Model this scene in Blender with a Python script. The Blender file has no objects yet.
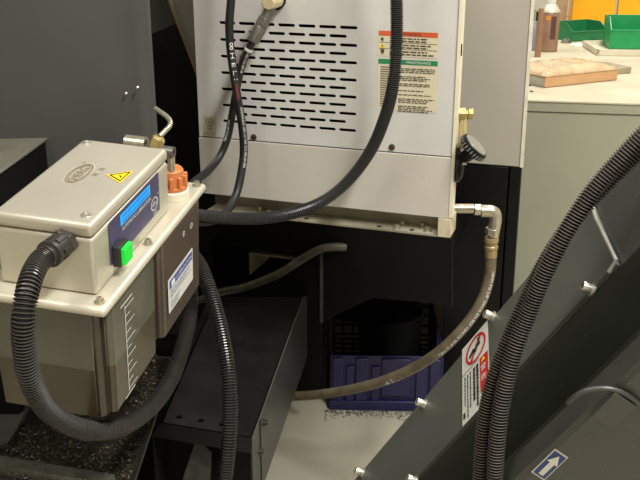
import bpy, bmesh, math, random
from mathutils import Vector, Matrix
random.seed(7)
SC = bpy.context.scene
COL = SC.collection
V = Vector
PI = math.pi

# ------------------------------------------------------------------ camera
FOC, PITCH = 900.0, math.radians(19.7)
CAM = V((0, 0, 1.3))
cc, ss = math.cos(PITCH), math.sin(PITCH)
cd = bpy.data.cameras.new('camera')
cam = bpy.data.objects.new('camera', cd); COL.objects.link(cam)
cam.location = CAM; cam.rotation_euler = (PI/2-PITCH, 0, 0)
cd.sensor_width = 36; cd.lens = 36*FOC/640; cd.clip_start = .02
SC.camera = cam

def ray(x, y):
    a, b = (x-320)/FOC, (240-y)/FOC
    return V((a, cc+b*ss, -ss+b*cc))
def at(x, y, Y):                       # point at forward distance Y
    r = ray(x, y); return CAM+r*(Y/r.y)
def on(px, P, n):                      # point on a plane
    r = ray(*px); return CAM+r*((V(P)-CAM).dot(n)/r.dot(n))
def atz(x, y, z):
    return on((x, y), V((0, 0, z)), V((0, 0, 1)))

# ------------------------------------------------------------------ materials
def lin(c):
    return tuple((x/255/12.92 if x/255 <= .04045 else ((x/255+.055)/1.055)**2.4) for x in c)
MATS = {}
def mat(name, col, rough=.5, metal=0., var=.12, scale=30., bump=0., bscale=200., spec=.5, col2=None,
        spots=None, coat=0., trans=0., rvar=.1, emit=0.):
    if name in MATS: return MATS[name]
    m = bpy.data.materials.new(name); m.use_nodes = True
    nt = m.node_tree; b = nt.nodes['Principled BSDF']
    N = lambda t: nt.nodes.new(t)
    L = nt.links.new
    c = lin(col)
    tc = N('ShaderNodeTexCoord')
    no = N('ShaderNodeTexNoise'); no.inputs['Scale'].default_value = scale; no.inputs['Detail'].default_value = 6
    L(tc.outputs['Object'], no.inputs['Vector'])
    r = N('ShaderNodeValToRGB'); L(no.outputs['Fac'], r.inputs['Fac'])
    r.color_ramp.elements[0].position = .3; r.color_ramp.elements[1].position = .7
    lo = lin(col2) if col2 else tuple(x*(1-var) for x in c)
    hi = c if col2 else tuple(min(1, x*(1+var)) for x in c)
    r.color_ramp.elements[0].color = (*lo, 1); r.color_ramp.elements[1].color = (*hi, 1)
    out = r.outputs['Color']
    if spots:                            # small dust specks / grime dots
        scol, sscale, th = spots
        vo = N('ShaderNodeTexVoronoi'); vo.inputs['Scale'].default_value = sscale
        L(tc.outputs['Object'], vo.inputs['Vector'])
        lt = N('ShaderNodeMath'); lt.operation = 'LESS_THAN'; lt.inputs[1].default_value = th
        L(vo.outputs['Distance'], lt.inputs[0])
        n2 = N('ShaderNodeTexNoise'); n2.inputs['Scale'].default_value = 9
        L(tc.outputs['Object'], n2.inputs['Vector'])
        g2 = N('ShaderNodeMath'); g2.operation = 'GREATER_THAN'; g2.inputs[1].default_value = .52
        L(n2.outputs['Fac'], g2.inputs[0])
        mu = N('ShaderNodeMath'); mu.operation = 'MULTIPLY'
        L(lt.outputs[0], mu.inputs[0]); L(g2.outputs[0], mu.inputs[1])
        mx = N('ShaderNodeMixRGB'); L(mu.outputs[0], mx.inputs['Fac'])
        L(out, mx.inputs['Color1']); mx.inputs['Color2'].default_value = (*lin(scol), 1)
        out = mx.outputs['Color']
    L(out, b.inputs['Base Color'])
    b.inputs['Metallic'].default_value = metal
    b.inputs['Specular IOR Level'].default_value = spec
    b.inputs['Coat Weight'].default_value = coat
    b.inputs['Transmission Weight'].default_value = trans
    if rvar:
        mr = N('ShaderNodeMapRange'); L(no.outputs['Fac'], mr.inputs['Value'])
        mr.inputs['To Min'].default_value = max(0, rough-rvar); mr.inputs['To Max'].default_value = min(1, rough+rvar)
        L(mr.outputs['Result'], b.inputs['Roughness'])
    else: b.inputs['Roughness'].default_value = rough
    if bump:
        n3 = N('ShaderNodeTexNoise'); n3.inputs['Scale'].default_value = bscale; n3.inputs['Detail'].default_value = 4
        L(tc.outputs['Object'], n3.inputs['Vector'])
        bp = N('ShaderNodeBump'); bp.inputs['Strength'].default_value = bump; bp.inputs['Distance'].default_value = .002
        L(n3.outputs['Fac'], bp.inputs['Height']); L(bp.outputs['Normal'], b.inputs['Normal'])
    if emit:
        b.inputs['Emission Color'].default_value = (*c, 1); b.inputs['Emission Strength'].default_value = emit
    MATS[name] = m
    return m

def tank_mat():                          # smoky plastic: grey-olive wall, oil filling the lower part
    m = bpy.data.materials.new('smoky_tank'); m.use_nodes = True
    nt = m.node_tree; b = nt.nodes['Principled BSDF']; N = nt.nodes.new; L = nt.links.new
    tc = N('ShaderNodeTexCoord'); sx = N('ShaderNodeSeparateXYZ'); L(tc.outputs['Object'], sx.inputs[0])
    gt = N('ShaderNodeMath'); gt.operation = 'GREATER_THAN'; gt.inputs[1].default_value = -.092
    L(sx.outputs['Z'], gt.inputs[0])
    no = N('ShaderNodeTexNoise'); no.inputs['Scale'].default_value = 14; L(tc.outputs['Object'], no.inputs['Vector'])
    def ramp(a, c):
        r = N('ShaderNodeValToRGB'); L(no.outputs['Fac'], r.inputs['Fac'])
        r.color_ramp.elements[0].position = .3; r.color_ramp.elements[1].position = .7
        r.color_ramp.elements[0].color = (*lin(a), 1); r.color_ramp.elements[1].color = (*lin(c), 1)
        return r.outputs['Color']
    mx = N('ShaderNodeMixRGB'); L(gt.outputs[0], mx.inputs['Fac'])
    L(ramp((66, 53, 32), (52, 48, 30)), mx.inputs['Color1']); L(ramp((88, 86, 74), (74, 73, 62)), mx.inputs['Color2'])
    L(mx.outputs['Color'], b.inputs['Base Color']); b.inputs['Roughness'].default_value = .3
    b.inputs['Coat Weight'].default_value = .3
    return m

# ------------------------------------------------------------------ mesh helper
class MB:
    def __init__(s): s.v = []; s.f = []
    def add(s, vs, fs):
        o = len(s.v); s.v += [V(p) for p in vs]; s.f += [tuple(i+o for i in f) for f in fs]; return s
    def box(s, x0, x1, y0, y1, z0, z1, M=None):
        vs = [V((x, y, z)) for z in (z0, z1) for y in (y0, y1) for x in (x0, x1)]
        if M: vs = [M @ p for p in vs]
        return s.add(vs, [(0, 2, 3, 1), (4, 5, 7, 6), (0, 1, 5, 4), (2, 6, 7, 3), (0, 4, 6, 2), (1, 3, 7, 5)])
    def prism(s, pts, ext):              # pts: planar polygon, ext: extrusion vector
        n = len(pts); a = [V(p) for p in pts]; b = [p+V(ext) for p in a]
        nrm = sum(((a[i]-a[0]).cross(a[(i+1) % n]-a[0]) for i in range(n)), V((0, 0, 0)))
        fs = [tuple(range(n)), tuple(range(2*n-1, n-1, -1))]+[(i, n+i, n+(i+1) % n, (i+1) % n) for i in range(n)]
        if nrm.dot(V(ext)) > 0: fs = [f[::-1] for f in fs]
        return s.add(a+b, fs)
    def ring_tube(s, rings, cap=True):
        o = len(s.v); n = len(rings[0])
        for r in rings: s.v += r
        for k in range(len(rings)-1):
            for i in range(n):
                j = (i+1) % n
                s.f.append((o+k*n+i, o+k*n+j, o+(k+1)*n+j, o+(k+1)*n+i))
        if cap:
            s.f.append(tuple(o+i for i in range(n))[::-1]); s.f.append(tuple(o+(len(rings)-1)*n+i for i in range(n)))
        return s
    def lathe(s, p, axis, prof, seg=20, hexa=False):    # prof: list of (t, r) along the axis
        p = V(p); ax = V(axis).normalized()
        u = ax.orthogonal().normalized(); w = ax.cross(u)
        rings = [[p+ax*t+(u*math.cos(2*PI*i/seg)+w*math.sin(2*PI*i/seg))*max(r, 1e-5) for i in range(seg)] for t, r in prof]
        return s.ring_tube(rings)
    def cyl(s, a, b, r, seg=16, r2=None):
        a, b = V(a), V(b); L = (b-a).length
        return s.lathe(a, b-a, [(0, r), (L, r if r2 is None else r2)], seg)
    def tube(s, pts, r, seg=12):
        fr = frames(pts)
        return s.ring_tube([[c+(n*math.cos(2*PI*i/seg)+b*math.sin(2*PI*i/seg))*r for i in range(seg)] for c, t, n, b in fr])
    def build(s, name, m, parent=None, M=None, bevel=0., smooth=35, seg=2, world=True):
        """verts are in world space; M (the thing's matrix) turns them local"""
        if parent is not None and world:
            Mi = (parent['_m'] if False else ROOTM.get(parent.name, Matrix())).inverted()
            vs = [Mi @ p for p in s.v]
        else: vs = s.v
        me = bpy.data.meshes.new(name); me.from_pydata([tuple(p) for p in vs], [], s.f); me.update()
        bm = bmesh.new(); bm.from_mesh(me); bmesh.ops.recalc_face_normals(bm, faces=bm.faces)
        bm.to_mesh(me); bm.free()
        if smooth:
            me.shade_smooth(); me.set_sharp_from_angle(angle=math.radians(smooth))
        me.materials.append(m)
        o = bpy.data.objects.new(name, me); COL.objects.link(o)
        if parent is not None:
            o.parent = parent; ROOTM[o.name] = ROOTM.get(parent.name, Matrix())
        if bevel:
            b = o.modifiers.new('bevel', 'BEVEL'); b.width = bevel; b.segments = seg; b.limit_method = 'ANGLE'; b.angle_limit = math.radians(40)
        return o
    def flat(s, name, m, parent=None):   # decal mesh: keep face direction
        Mi = ROOTM.get(parent.name, Matrix()).inverted() if parent else Matrix()
        me = bpy.data.meshes.new(name); me.from_pydata([tuple(Mi @ p) for p in s.v], [], s.f); me.update()
        me.materials.append(m)
        o = bpy.data.objects.new(name, me); COL.objects.link(o)
        if parent: o.parent = parent; ROOTM[o.name] = ROOTM.get(parent.name, Matrix())
        return o
ROOTM = {}
def tag(o, label=None, cat=None, group=None, kind=None):
    if label: o['label'] = label
    if cat: o['category'] = cat
    if group: o['group'] = group
    if kind: o['kind'] = kind
    return o
def thing(name, M, label, cat, group=None):
    """Empty at the thing's base; M is its placement"""
    if not isinstance(M, Matrix): M = Matrix.Translation(V(M))
    o = bpy.data.objects.new(name, None); COL.objects.link(o); o.matrix_world = M
    o.empty_display_size = .05
    ROOTM[o.name] = M.copy()
    return tag(o, label, cat, group)

def spline(P, step):
    """Catmull-Rom through P, resampled at about equal steps"""
    P = [V(p) for p in P]; Q = [P[0]*2-P[1]]+P+[P[-1]*2-P[-2]]
    d = []
    for i in range(1, len(Q)-2):
        p0, p1, p2, p3 = Q[i-1:i+3]
        for k in range(24):
            t = k/24
            d.append(.5*((2*p1)+(p2-p0)*t+(2*p0-5*p1+4*p2-p3)*t*t+(3*p1-p0-3*p2+p3)*t*t*t))
    d.append(P[-1])
    L = [0]
    for i in range(1, len(d)): L.append(L[-1]+(d[i]-d[i-1]).length)
    n = max(3, int(L[-1]/step)); out = []; j = 0
    for k in range(n+1):
        s = L[-1]*k/n
        while j < len(d)-2 and L[j+1] < s: j += 1
        t = (s-L[j])/max(1e-9, L[j+1]-L[j]); out.append(d[j].lerp(d[j+1], min(1, t)))
    return out
def frames(P):
    P = [V(p) for p in P]; out = []; n = None
    for i, p in enumerate(P):
        t = (P[min(i+1, len(P)-1)]-P[max(i-1, 0)]).normalized()
        if n is None: n = t.orthogonal().normalized()
        n = (n-t*n.dot(t)).normalized()
        out.append((p, t, n, t.cross(n)))
    return out
def corrugated(P, r, pitch=.0042, depth=.0024, seg=18):   # ring quads: k%4==0 is a ridge
    q = spline(P, pitch/4); fr = frames(q); m = MB(); rings = []
    prof = [r, r, r-depth, r-depth]
    for k, (c, t, n, b) in enumerate(fr):
        rr = prof[k % 4]
        rings.append([c+(n*math.cos(2*PI*i/seg)+b*math.sin(2*PI*i/seg))*rr for i in range(seg)])
    return m.ring_tube(rings)

# ------------------------------------------------------------------ flat writing
_TX = {}
def text2d(body):
    if body in _TX: return _TX[body]
    c = bpy.data.curves.new('lettering', 'FONT'); c.body = body; c.size = 1; c.resolution_u = 2
    o = bpy.data.objects.new('lettering', c); COL.objects.link(o)
    dg = bpy.context.evaluated_depsgraph_get(); dg.update()
    me = bpy.data.meshes.new_from_object(o.evaluated_get(dg))
    vs = [(v.co.x, v.co.y) for v in me.vertices]; fs = [tuple(p.vertices) for p in me.polygons]
    bpy.data.objects.remove(o); bpy.data.curves.remove(c); bpy.data.meshes.remove(me)
    x0 = min(v[0] for v in vs); x1 = max(v[0] for v in vs); y0 = min(v[1] for v in vs); y1 = max(v[1] for v in vs)
    _TX[body] = ([((x-x0)/(x1-x0), (y-y0)/(y1-y0)) for x, y in vs], fs, (x1-x0)/(y1-y0))
    return _TX[body]
class Sheet:
    """a flat label on a surface: unit square (u right, v up) laid on three corner points"""
    def __init__(s, tl, tr, bl, nrm, lift=.0004):
        s.o = V(bl); s.ex = V(tr)-V(tl); s.ey = V(tl)-V(bl); s.n = V(nrm).normalized(); s.k = lift
    def p(s, u, v, lay=1): return s.o+s.ex*u+s.ey*v+s.n*(s.k*lay)
    def rect(s, mb, u0, u1, v0, v1, lay=1, rnd=0):
        if rnd:
            a = s.ey.length/s.ex.length; pts = []
            for cu, cv, a0 in ((u1-rnd*a, v1-rnd, 0), (u0+rnd*a, v1-rnd, 90), (u0+rnd*a, v0+rnd, 180), (u1-rnd*a, v0+rnd, 270)):
                for k in range(5):
                    t = math.radians(a0+k*22.5); pts.append((cu+rnd*a*math.cos(t), cv+rnd*math.sin(t)))
            return s.poly(mb, pts, lay)
        return s.poly(mb, [(u0, v0), (u1, v0), (u1, v1), (u0, v1)], lay)
    def poly(s, mb, pts, lay=1): mb.add([s.p(u, v, lay) for u, v in pts], [tuple(range(len(pts)))]); return mb
    def ring(s, mb, cu, cv, ru, rv, w=.18, lay=2, seg=28, fill=False):
        if fill: return s.poly(mb, [(cu+ru*math.cos(2*PI*i/seg), cv+rv*math.sin(2*PI*i/seg)) for i in range(seg)], lay)
        a = [s.p(cu+ru*math.cos(2*PI*i/seg), cv+rv*math.sin(2*PI*i/seg), lay) for i in range(seg)]
        b = [s.p(cu+ru*(1-w)*math.cos(2*PI*i/seg), cv+rv*(1-w)*math.sin(2*PI*i/seg), lay) for i in range(seg)]
        mb.add(a+b, [(i, (i+1) % seg, seg+(i+1) % seg, seg+i) for i in range(seg)]); return mb
    def text(s, mb, body, u0, u1, v0, v1, lay=2):
        vs, fs, _ = text2d(body)
        mb.add([s.p(u0+(u1-u0)*x, v0+(v1-v0)*y, lay) for x, y in vs], fs); return mb
    def lines(s, mb, u0, u1, v0, v1, n, rnd, lay=2, fill=.45, lo=.6):   # rows of print too small to read
        for i in range(n):
            v = v1-(v1-v0)*(i+.5)/n; h = (v1-v0)/n*fill/2; u = u0; end = u0+(u1-u0)*rnd.uniform(lo, 1)
            while u < end:
                w = (u1-u0)*rnd.uniform(.05, .16); s.rect(mb, u, min(end, u+w), v-h, v+h, lay); u += w+(u1-u0)*.025
        return mb
def hose_text(mb, P, r, body, s0, height, phi, flip=False, asp=None):
    """lettering printed on the hose wall, running along it"""
    vs, fs, a = text2d(body); wid = height*(asp or a)
    q = spline(P, .002); L = [0]
    for i in range(1, len(q)): L.append(L[-1]+(q[i]-q[i-1]).length)
    out = []
    for x, y in vs:
        s = s0+(wid*x if not flip else wid*(1-x)); yy = (y-.5)*height*(1 if not flip else -1)
        j = min(range(len(L)), key=lambda k: abs(L[k]-s)) if False else max(1, min(len(q)-2, int(s/L[-1]*(len(q)-1))))
        t = (q[j+1]-q[j-1]).normalized(); c = q[j]+t*(s-L[j])
        dv = CAM-c; dv = (dv-t*dv.dot(t)).normalized(); sv = t.cross(dv)
        ph = phi-yy/r
        out.append(c+(dv*math.cos(ph)+sv*math.sin(ph))*(r+.0004))
    mb.add(out, fs); return mb

# ------------------------------------------------------------------ palette
M_white = mat('white_paint', (208, 206, 202), .45, var=.05, scale=10, spots=((120, 112, 100), 60, .04))
M_white2 = mat('white_paint_soiled', (200, 194, 184), .5, var=.06, scale=5, spots=((110, 100, 85), 50, .05))
M_galv = mat('galvanised_lip', (176, 170, 150), .5, .3, col2=(128, 118, 98), scale=14)
M_black = mat('black_paint', (11, 11, 12), .42, var=.2, scale=10, spec=.25)
M_black2 = mat('black_paint_oily', (25, 25, 24), .35, var=.25, scale=12, spec=.35, spots=((120, 120, 110), 130, .05))
M_dark = mat('dark_grey_paint', (66, 66, 64), .36, var=.08, scale=4, spec=.5, spots=((150, 150, 145), 40, .03))
M_dark2 = mat('dark_grey_powder_coat', (60, 62, 58), .42, var=.15, scale=8, spots=((150, 150, 140), 120, .06))
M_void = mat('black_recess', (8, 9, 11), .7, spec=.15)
M_rub = mat('black_conduit', (52, 50, 48), .3, var=.15, scale=60, spec=.8)
M_rubd = mat('rib_glint_conduit', (100, 95, 88), .36, var=.2, scale=50, spec=.8)  # pale tone paints the glints on the conduit ribs
M_hose = mat('black_hose', (28, 28, 30), .45, var=.2, scale=60)
M_tan = mat('tan_hose', (112, 100, 80), .6, col2=(86, 75, 58), scale=40)
M_brownhose = mat('brown_hose', (92, 86, 70), .55, col2=(60, 55, 44), scale=40)
M_steel = mat('zinc_fitting', (190, 184, 165), .32, .8, var=.15, scale=80)
M_steeld = mat('grey_crimp', (120, 118, 110), .4, .7, var=.15, scale=80)
M_bolt = mat('bright_bolt', (205, 202, 190), .3, .8)
M_brass = mat('brass', (196, 178, 120), .35, .7)
M_plt = mat('silver_paint_cast', (194, 188, 172), .40, .45, var=.05, scale=5, bump=.03, bscale=500)
M_flange = mat('pale_flange', (208, 202, 184), .42, .4, var=.06, scale=8)
M_text_w = mat('white_print', (225, 225, 220), .6, var=.02, rvar=0)
M_text_k = mat('dark_print', (70, 62, 55), .6, var=.02, rvar=0)
M_red = mat('red_print', (196, 40, 40), .5, var=.05)
M_yel = mat('yellow_print', (238, 205, 30), .5, var=.05)
M_blk = mat('black_print', (22, 20, 18), .6, rvar=0)
M_cream = mat('cream_label', (218, 208, 180), .5, var=.05, scale=20)
M_orange = mat('orange_red_band', (214, 92, 55), .5, var=.05)
M_green = mat('green_band', (30, 132, 80), .5, var=.05)
M_lab = mat('label_white', (214, 214, 208), .5, var=.04)
M_blue = mat('label_blue', (48, 70, 150), .5, var=.05)
M_navy = mat('navy_panel', (66, 62, 98), .35, var=.05)
M_lcd = mat('lit_display', (30, 150, 215), .3, emit=.55)
M_lcdt = mat('display_letters', (20, 110, 190), .4, emit=.3)

# ------------------------------------------------------------------ setting
def struct(o): o['kind'] = 'structure'; return o
fl = struct(MB().box(-3, 4.2, -2.5, 5.2, -.1, 0).build('floor', mat('beige_floor', (184, 179, 160), .5, col2=(168, 163, 146), scale=3, spots=((110, 105, 95), 30, .05)), smooth=0))
struct(MB().box(-3, 4.2, 5.2, 5.3, 0, 3.6).build('wall_back', mat('wall_paint', (206, 200, 186), .7, var=.04, scale=2), smooth=0))
struct(MB().box(4.2, 4.3, -2.5, 5.2, 0, 3.6).build('wall_right', MATS['wall_paint'], smooth=0))
struct(MB().box(-3.1, -3, -2.5, 5.2, 0, 3.6).build('wall_left', MATS['wall_paint'], smooth=0))
struct(MB().box(-3, 4.2, -2.6, -2.5, 0, 3.6).build('wall_rear', MATS['wall_paint'], smooth=0))
struct(MB().box(-3, 4.2, -2.5, 5.2, 3.6, 3.7).build('ceiling', mat('ceiling_paint', (222, 220, 212), .8, var=.03), smooth=0))
LAMPS = [(-1.3, -.2, 28), (-1.3, 3.2, 34), (1.2, -.2, 132), (1.5, 3.2, 60)]
for i, (x, y, p) in enumerate(LAMPS):
    ld = bpy.data.lights.new('ceiling_lamp', 'AREA'); ld.shape = 'RECTANGLE'; ld.size = .35; ld.size_y = 1.5
    ld.energy = p; ld.color = (1, .98, .935)
    lo = bpy.data.objects.new('ceiling_lamp', ld); COL.objects.link(lo); lo.location = (x, y, 3.5)
w = bpy.data.worlds.new('world'); SC.world = w; w.use_nodes = True
w.node_tree.nodes['Background'].inputs[0].default_value = (.8, .85, .9, 1); w.node_tree.nodes['Background'].inputs[1].default_value = .3

YAW = math.radians(-18.99)
RZ = lambda a: Matrix.Rotation(a, 4, 'Z')
# ------------------------------------------------------------------ white vented housing
HM = Matrix.Translation((.2435, 1.6, .7697)) @ RZ(YAW)
HW = .5129
house = thing('machine_housing', HM, 'white steel housing with rows of black vent slots above the black machine wall', 'machine housing')
def hp(x, y, z): return HM @ V((x, y, z))
hn = (HM.to_3x3() @ V((0, -1, 0)))
def hloc(px):
    q = HM.inverted() @ on(px, hp(0, 0, 0), hn); return q.x, q.z
SEAM, TOP, DEP = .1177, .62, .46
# upper cover: a front sheet with real slots
def slot_sheet():
    bm = bmesh.new(); E = []
    def loop(pts):
        vs = [bm.verts.new((x, 0, z)) for x, z in pts]
        for i in range(len(vs)): E.append(bm.edges.new((vs[i], vs[(i+1) % len(vs)])))
    loop([(-HW, SEAM+.0015), (0, SEAM+.0015), (0, TOP), (-HW, TOP)])
    xr, z1 = hloc((358, 28)); xl, _ = hloc((219, 23)); _, z13 = hloc((358, 131))
    n = 7; gap = .135; pitch = (xr-xl)/(n-gap); ln = pitch*(1-gap)*.97; dz = (z1-z13)/12; hh = .0029
    for k in range(13):
        z = z1-dz*k; odd = k % 2
        for j in range(n-(1 if odd else 0)):
            a = xl+pitch*(j+(.5 if odd else 0))
            pts = []
            for cx, a0 in ((a+ln-hh, -90), (a+hh, 90)):
                for q in range(5):
                    t = math.radians(a0+q*45); pts.append((cx+hh*math.cos(t), z+hh*math.sin(t)))
            loop(pts)
    bmesh.ops.triangle_fill(bm, edges=E, use_beauty=True, use_dissolve=False, normal=(0, -1, 0))
    r = bmesh.ops.extrude_face_region(bm, geom=bm.faces[:])
    for g in r['geom']:
        if isinstance(g, bmesh.types.BMVert): g.co.y += .003
    bm.verts.index_update()
    m = MB(); m.add([HM @ v.co for v in bm.verts], [tuple(v.index for v in f.verts) for f in bm.faces]); bm.free()
    return m
slot_sheet().build('vent_sheet', M_white, house, smooth=0)
m = MB()
for a in ((-HW, -HW+.003, .003, .05, SEAM, TOP), (-.003, 0, .003, .03, SEAM, TOP), (-HW, 0, .003, .03, TOP-.003, TOP), (-HW+.02, -.17, .05, DEP, SEAM, TOP)): m.box(*a, M=HM)
m.build('upper_casing', M_white, house, smooth=0)
MB().box(-HW+.004, -.004, .035, .04, SEAM+.01, TOP-.01, M=HM).build('inner_baffle', M_void, house, smooth=0)
MB().box(-HW-.001, 0, -.0015, .03, 0, SEAM-.001, M=HM).build('lower_cover', M_white2, house, bevel=.001)
MB().box(-.002, .004, -.003, .02, .002, TOP, M=HM).build('edge_strip', mat('ivory_edge', (232, 224, 200), .5, var=.05), house)
m = MB().box(-HW+.005, .002, .05, .054, -.036, 0, M=HM); m.box(-HW+.01, .002, -.001, .052, -.0385, -.035, M=HM)
m.build('mounting_lip', M_galv, house, smooth=0)
MB().box(-.022, .002, -.004, .05, -.037, -.0005, M=HM).build('end_block', mat('ivory_block', (216, 205, 176), .5, col2=(180, 165, 135), scale=40), house, bevel=.001)
for x, y in ((-.375, .022), (-.105, .012), (-.045, .018), (-.40, .035), (-.10, .04), (-.06, .042)):
    m = MB().lathe(hp(x, y, -.035), (0, 0, 1), [(0, .009), (.002, .009), (.002, .0062), (.007, .0058), (.007, .003), (.004, .0028)], 14)
    m.build('lip_bolt', M_steel, house)
for x in (-.29, -.14, -.075):
    MB().lathe(hp(x, .012, -.0349), (0, 0, 1), [(0, .005), (.0004, .005)], 14).build('lip_hole', M_void, house)
for px in ((254, 137), (392, 147)):
    x, z = hloc(px); m = MB().lathe(hp(x, 0, z), hn, [(0, .006), (.002, .006), (.003, .0035), (.003, .0015), (.0015, .001)], 14)
    m.build('cover_screw', mat('dark_screw', (96, 82, 66), .4, .6), house)
rnd = random.Random(3)
def hsheet(tl, tr, bl): return Sheet(on(tl, hp(0, 0, 0), hn), on(tr, hp(0, 0, 0), hn), on(bl, hp(0, 0, 0), hn), hn, .0005)
# warning sticker (red band) and maintenance sticker (green band)
S = hsheet((378.3, 30), (439, 32.6), (378, 55.5))
o = S.rect(MB(), 0, 1, 0, 1, rnd=.06).flat('warning_label', M_cream, house); o['label'] = 'cream sticker with orange red band and hazard pictograms'
S.rect(MB(), 0.015, .985, .8, .985, 2).flat('label_band', M_orange, o)
m = MB(); S.text(m, 'WARNING', .42, .72, .84, .95, 3); S.lines(m, .2, .93, .56, .76, 2, rnd, 2, .5, .8); S.lines(m, .2, .93, .31, .5, 2, rnd, 2, .5, .8); S.lines(m, .2, .93, .04, .25, 2, rnd, 2, .5, .75)
for v in (.54, .29): S.rect(m, .02, .98, v-.008, v+.008, 2)
S.poly(m, [(.07+.035*math.cos(a*PI/5)*(1 if a % 2 else .5), .66+.1*math.sin(a*PI/5)*(1 if a % 2 else .5)) for a in range(10)], 2)
S.ring(m, .075, .15, .03, .08, .35, 2); S.rect(m, .045, .105, .14, .26, 2)
m.flat('label_print', M_text_k, o)
m = MB(); S.poly(m, [(.03, .31), (.12, .31), (.075, .52)], 2); m.flat('hazard_triangle', M_yel, o)
m = MB(); S.rect(m, .07, .08, .35, .44, 3); m.flat('hazard_mark', M_blk, o)
S = hsheet((378, 58), (438.5, 60.8), (377, 109.5))
o = S.rect(MB(), 0, 1, 0, 1, rnd=.03).flat('maintenance_label', M_cream, house); o['label'] = 'cream sticker with green band and many rows of print'
S.rect(MB(), .01, .99, .9, .99, 2).flat('label_band', M_green, o)
S.text(MB(), 'MAINTENANCE', .48, .88, .92, .97, 3).flat('band_print', M_text_w, o)
m = MB(); v = .86
for k, n in ((.84, 3), (.69, 3), (.55, 2), (.42, 1), (.34, 1), (.26, 3), (.12, 4)): S.lines(m, .36, .97, k-n*.034, k, n, rnd, 2, .5, .7)
S.lines(m, .05, .3, .06, .86, 18, rnd, 2, .45, .8); m.flat('label_print', M_text_k, o)
# inspection sticker
S = hsheet((203.3, 115.5), (216.5, 116.5), (203, 135.8))
o = S.rect(MB(), 0, 1, 0, 1).flat('inspection_label', mat('aged_label', (190, 180, 156), .5), house)
m = MB(); S.ring(m, .5, .7, .3, .2, .16); S.text(m, '检', .34, .66, .6, .8); S.text(m, '合格', .3, .72, .33, .45); S.text(m, 'NO.02', .15, .85, .1, .2)
m.flat('label_print', M_text_k, o)
# slotted side bits and brass valve on the right flank
MB().box(.0035, .0055, -.001, .004, .392-.09, .40-.078, M=HM).build('edge_slot', M_void, house, smooth=0)

# ------------------------------------------------------------------ hydraulic valve on housing flank
vp = at(461, 150, 1.615)
valve = thing('valve', vp, 'brass valve with black knurled hand knob on the right flank of the white housing', 'valve')
vx = lambda a, b, c: vp+V((a, b, c))
pa, pb = at(462.5, 148, 1.62), at(463, 116, 1.62)
MB().cyl(pa, pb, .0078, 14).build('stem_pipe', mat('pale_brass', (222, 205, 150), .35, .5), valve)
m = MB().lathe(at(457.5, 114, 1.62), (1, 0, 0), [(0, .0125), (.014, .0125), (.014, .008), (.019, .008), (.019, .011), (.028, .011)], 6)
m.build('hex_fitting', M_brass, valve, bevel=.0008)
MB().cyl(at(466, 125, 1.62), at(466, 129, 1.62), .004).build('drain_nut', M_brass, valve)
pc = at(456.5, 165, 1.615)
MB().lathe(pc, (1, 0, .0), [(-.004, .032), (.004, .032), (.010, .024), (.011, .02)], 24).build('valve_body', M_black, valve)
ax = V((.66, -.20, .70)).normalized()
k0 = at(462, 160, 1.60)
m = MB().lathe(k0, ax, [(0, .010), (.022, .0135), (.026, .022)], 20); m.build('knob_neck', M_black, valve)
kc = at(475, 146, 1.585)
MB().lathe(kc-ax*.012, ax, [(0, .025), (.002, .028), (.013, .028), (.015, .026)], 36).build('knob', M_black, valve, bevel=0)
m = MB(); u = ax.orthogonal().normalized(); w_ = ax.cross(u)
for i in range(26):
    t = 2*PI*i/26; e = u*math.cos(t)+w_*math.sin(t); f = ax.cross(e)
    q = kc-ax*.0055+e*.0283
    m.prism([q-f*.0012-ax*.0035, q+f*.0012-ax*.0035, q+f*.0012+ax*.0035, q-f*.0012+ax*.0035], e*.0012)
m.build('knob_grip', mat('grip_dots', (120, 120, 116), .4), valve, smooth=0)
MB().lathe(kc+ax*.003, ax, [(0, .0245), (.0012, .0235)], 32).build('knob_face', mat('grey_face', (132, 128, 118), .4, var=.1), valve)
MB().cyl(at(462, 163.5, 1.585), at(466.5, 163.5, 1.585), .0028).build('set_screw', M_bolt, valve)

# ------------------------------------------------------------------ black machine wall under the housing
WP, WM = V((0, 2.1, 0)), Matrix.Translation((0, 2.1, 0)) @ RZ(YAW)
wn = (WM.to_3x3() @ V((0, -1, 0)))
wl = thing('machine_wall', WM, 'black painted machine wall with a cut out window below the white housing', 'machine frame')
def wpt(px): return on(px, WP, wn)
def wall_sheet():
    bm = bmesh.new(); E = []; Mi = WM.inverted()
    def loop(pts):
        vs = [bm.verts.new(Mi @ p) for p in pts]
        for i in range(len(vs)): E.append(bm.edges.new((vs[i], vs[(i+1) % len(vs)])))
    lx = -1.3
    A = [WM @ V((lx, 0, .17)), WM @ V(((Mi @ wpt((321, 323))).x, 0, .17)), wpt((321, 323)), wpt((372, 298)), wpt((420, 302)), wpt((452, 306)), wpt((452, 222)), WM @ V(((Mi @ wpt((452, 222))).x, 0, 1.15)), WM @ V((lx, 0, 1.15))]
    loop(A)
    loop([wpt(p) for p in ((211, 240), (214, 235.5), (219, 234.5), (317, 242.5), (318, 245), (300, 260), (262, 280), (219, 292), (215, 288))])
    bmesh.ops.triangle_fill(bm, edges=E, use_beauty=True, normal=(0, -1, 0))
    r = bmesh.ops.extrude_face_region(bm, geom=bm.faces[:])
    for g in r['geom']:
        if isinstance(g, bmesh.types.BMVert): g.co.y += .008
    bm.verts.index_update()
    m = MB(); m.add([WM @ v.co for v in bm.verts], [tuple(v.index for v in f.verts) for f in bm.faces]); bm.free(); return m
wall_sheet().build('wall_plate', M_black, wl, smooth=0)
q = [WM.inverted() @ wpt(p) for p in ((208, 232), (322, 240), (208, 297))]
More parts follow.
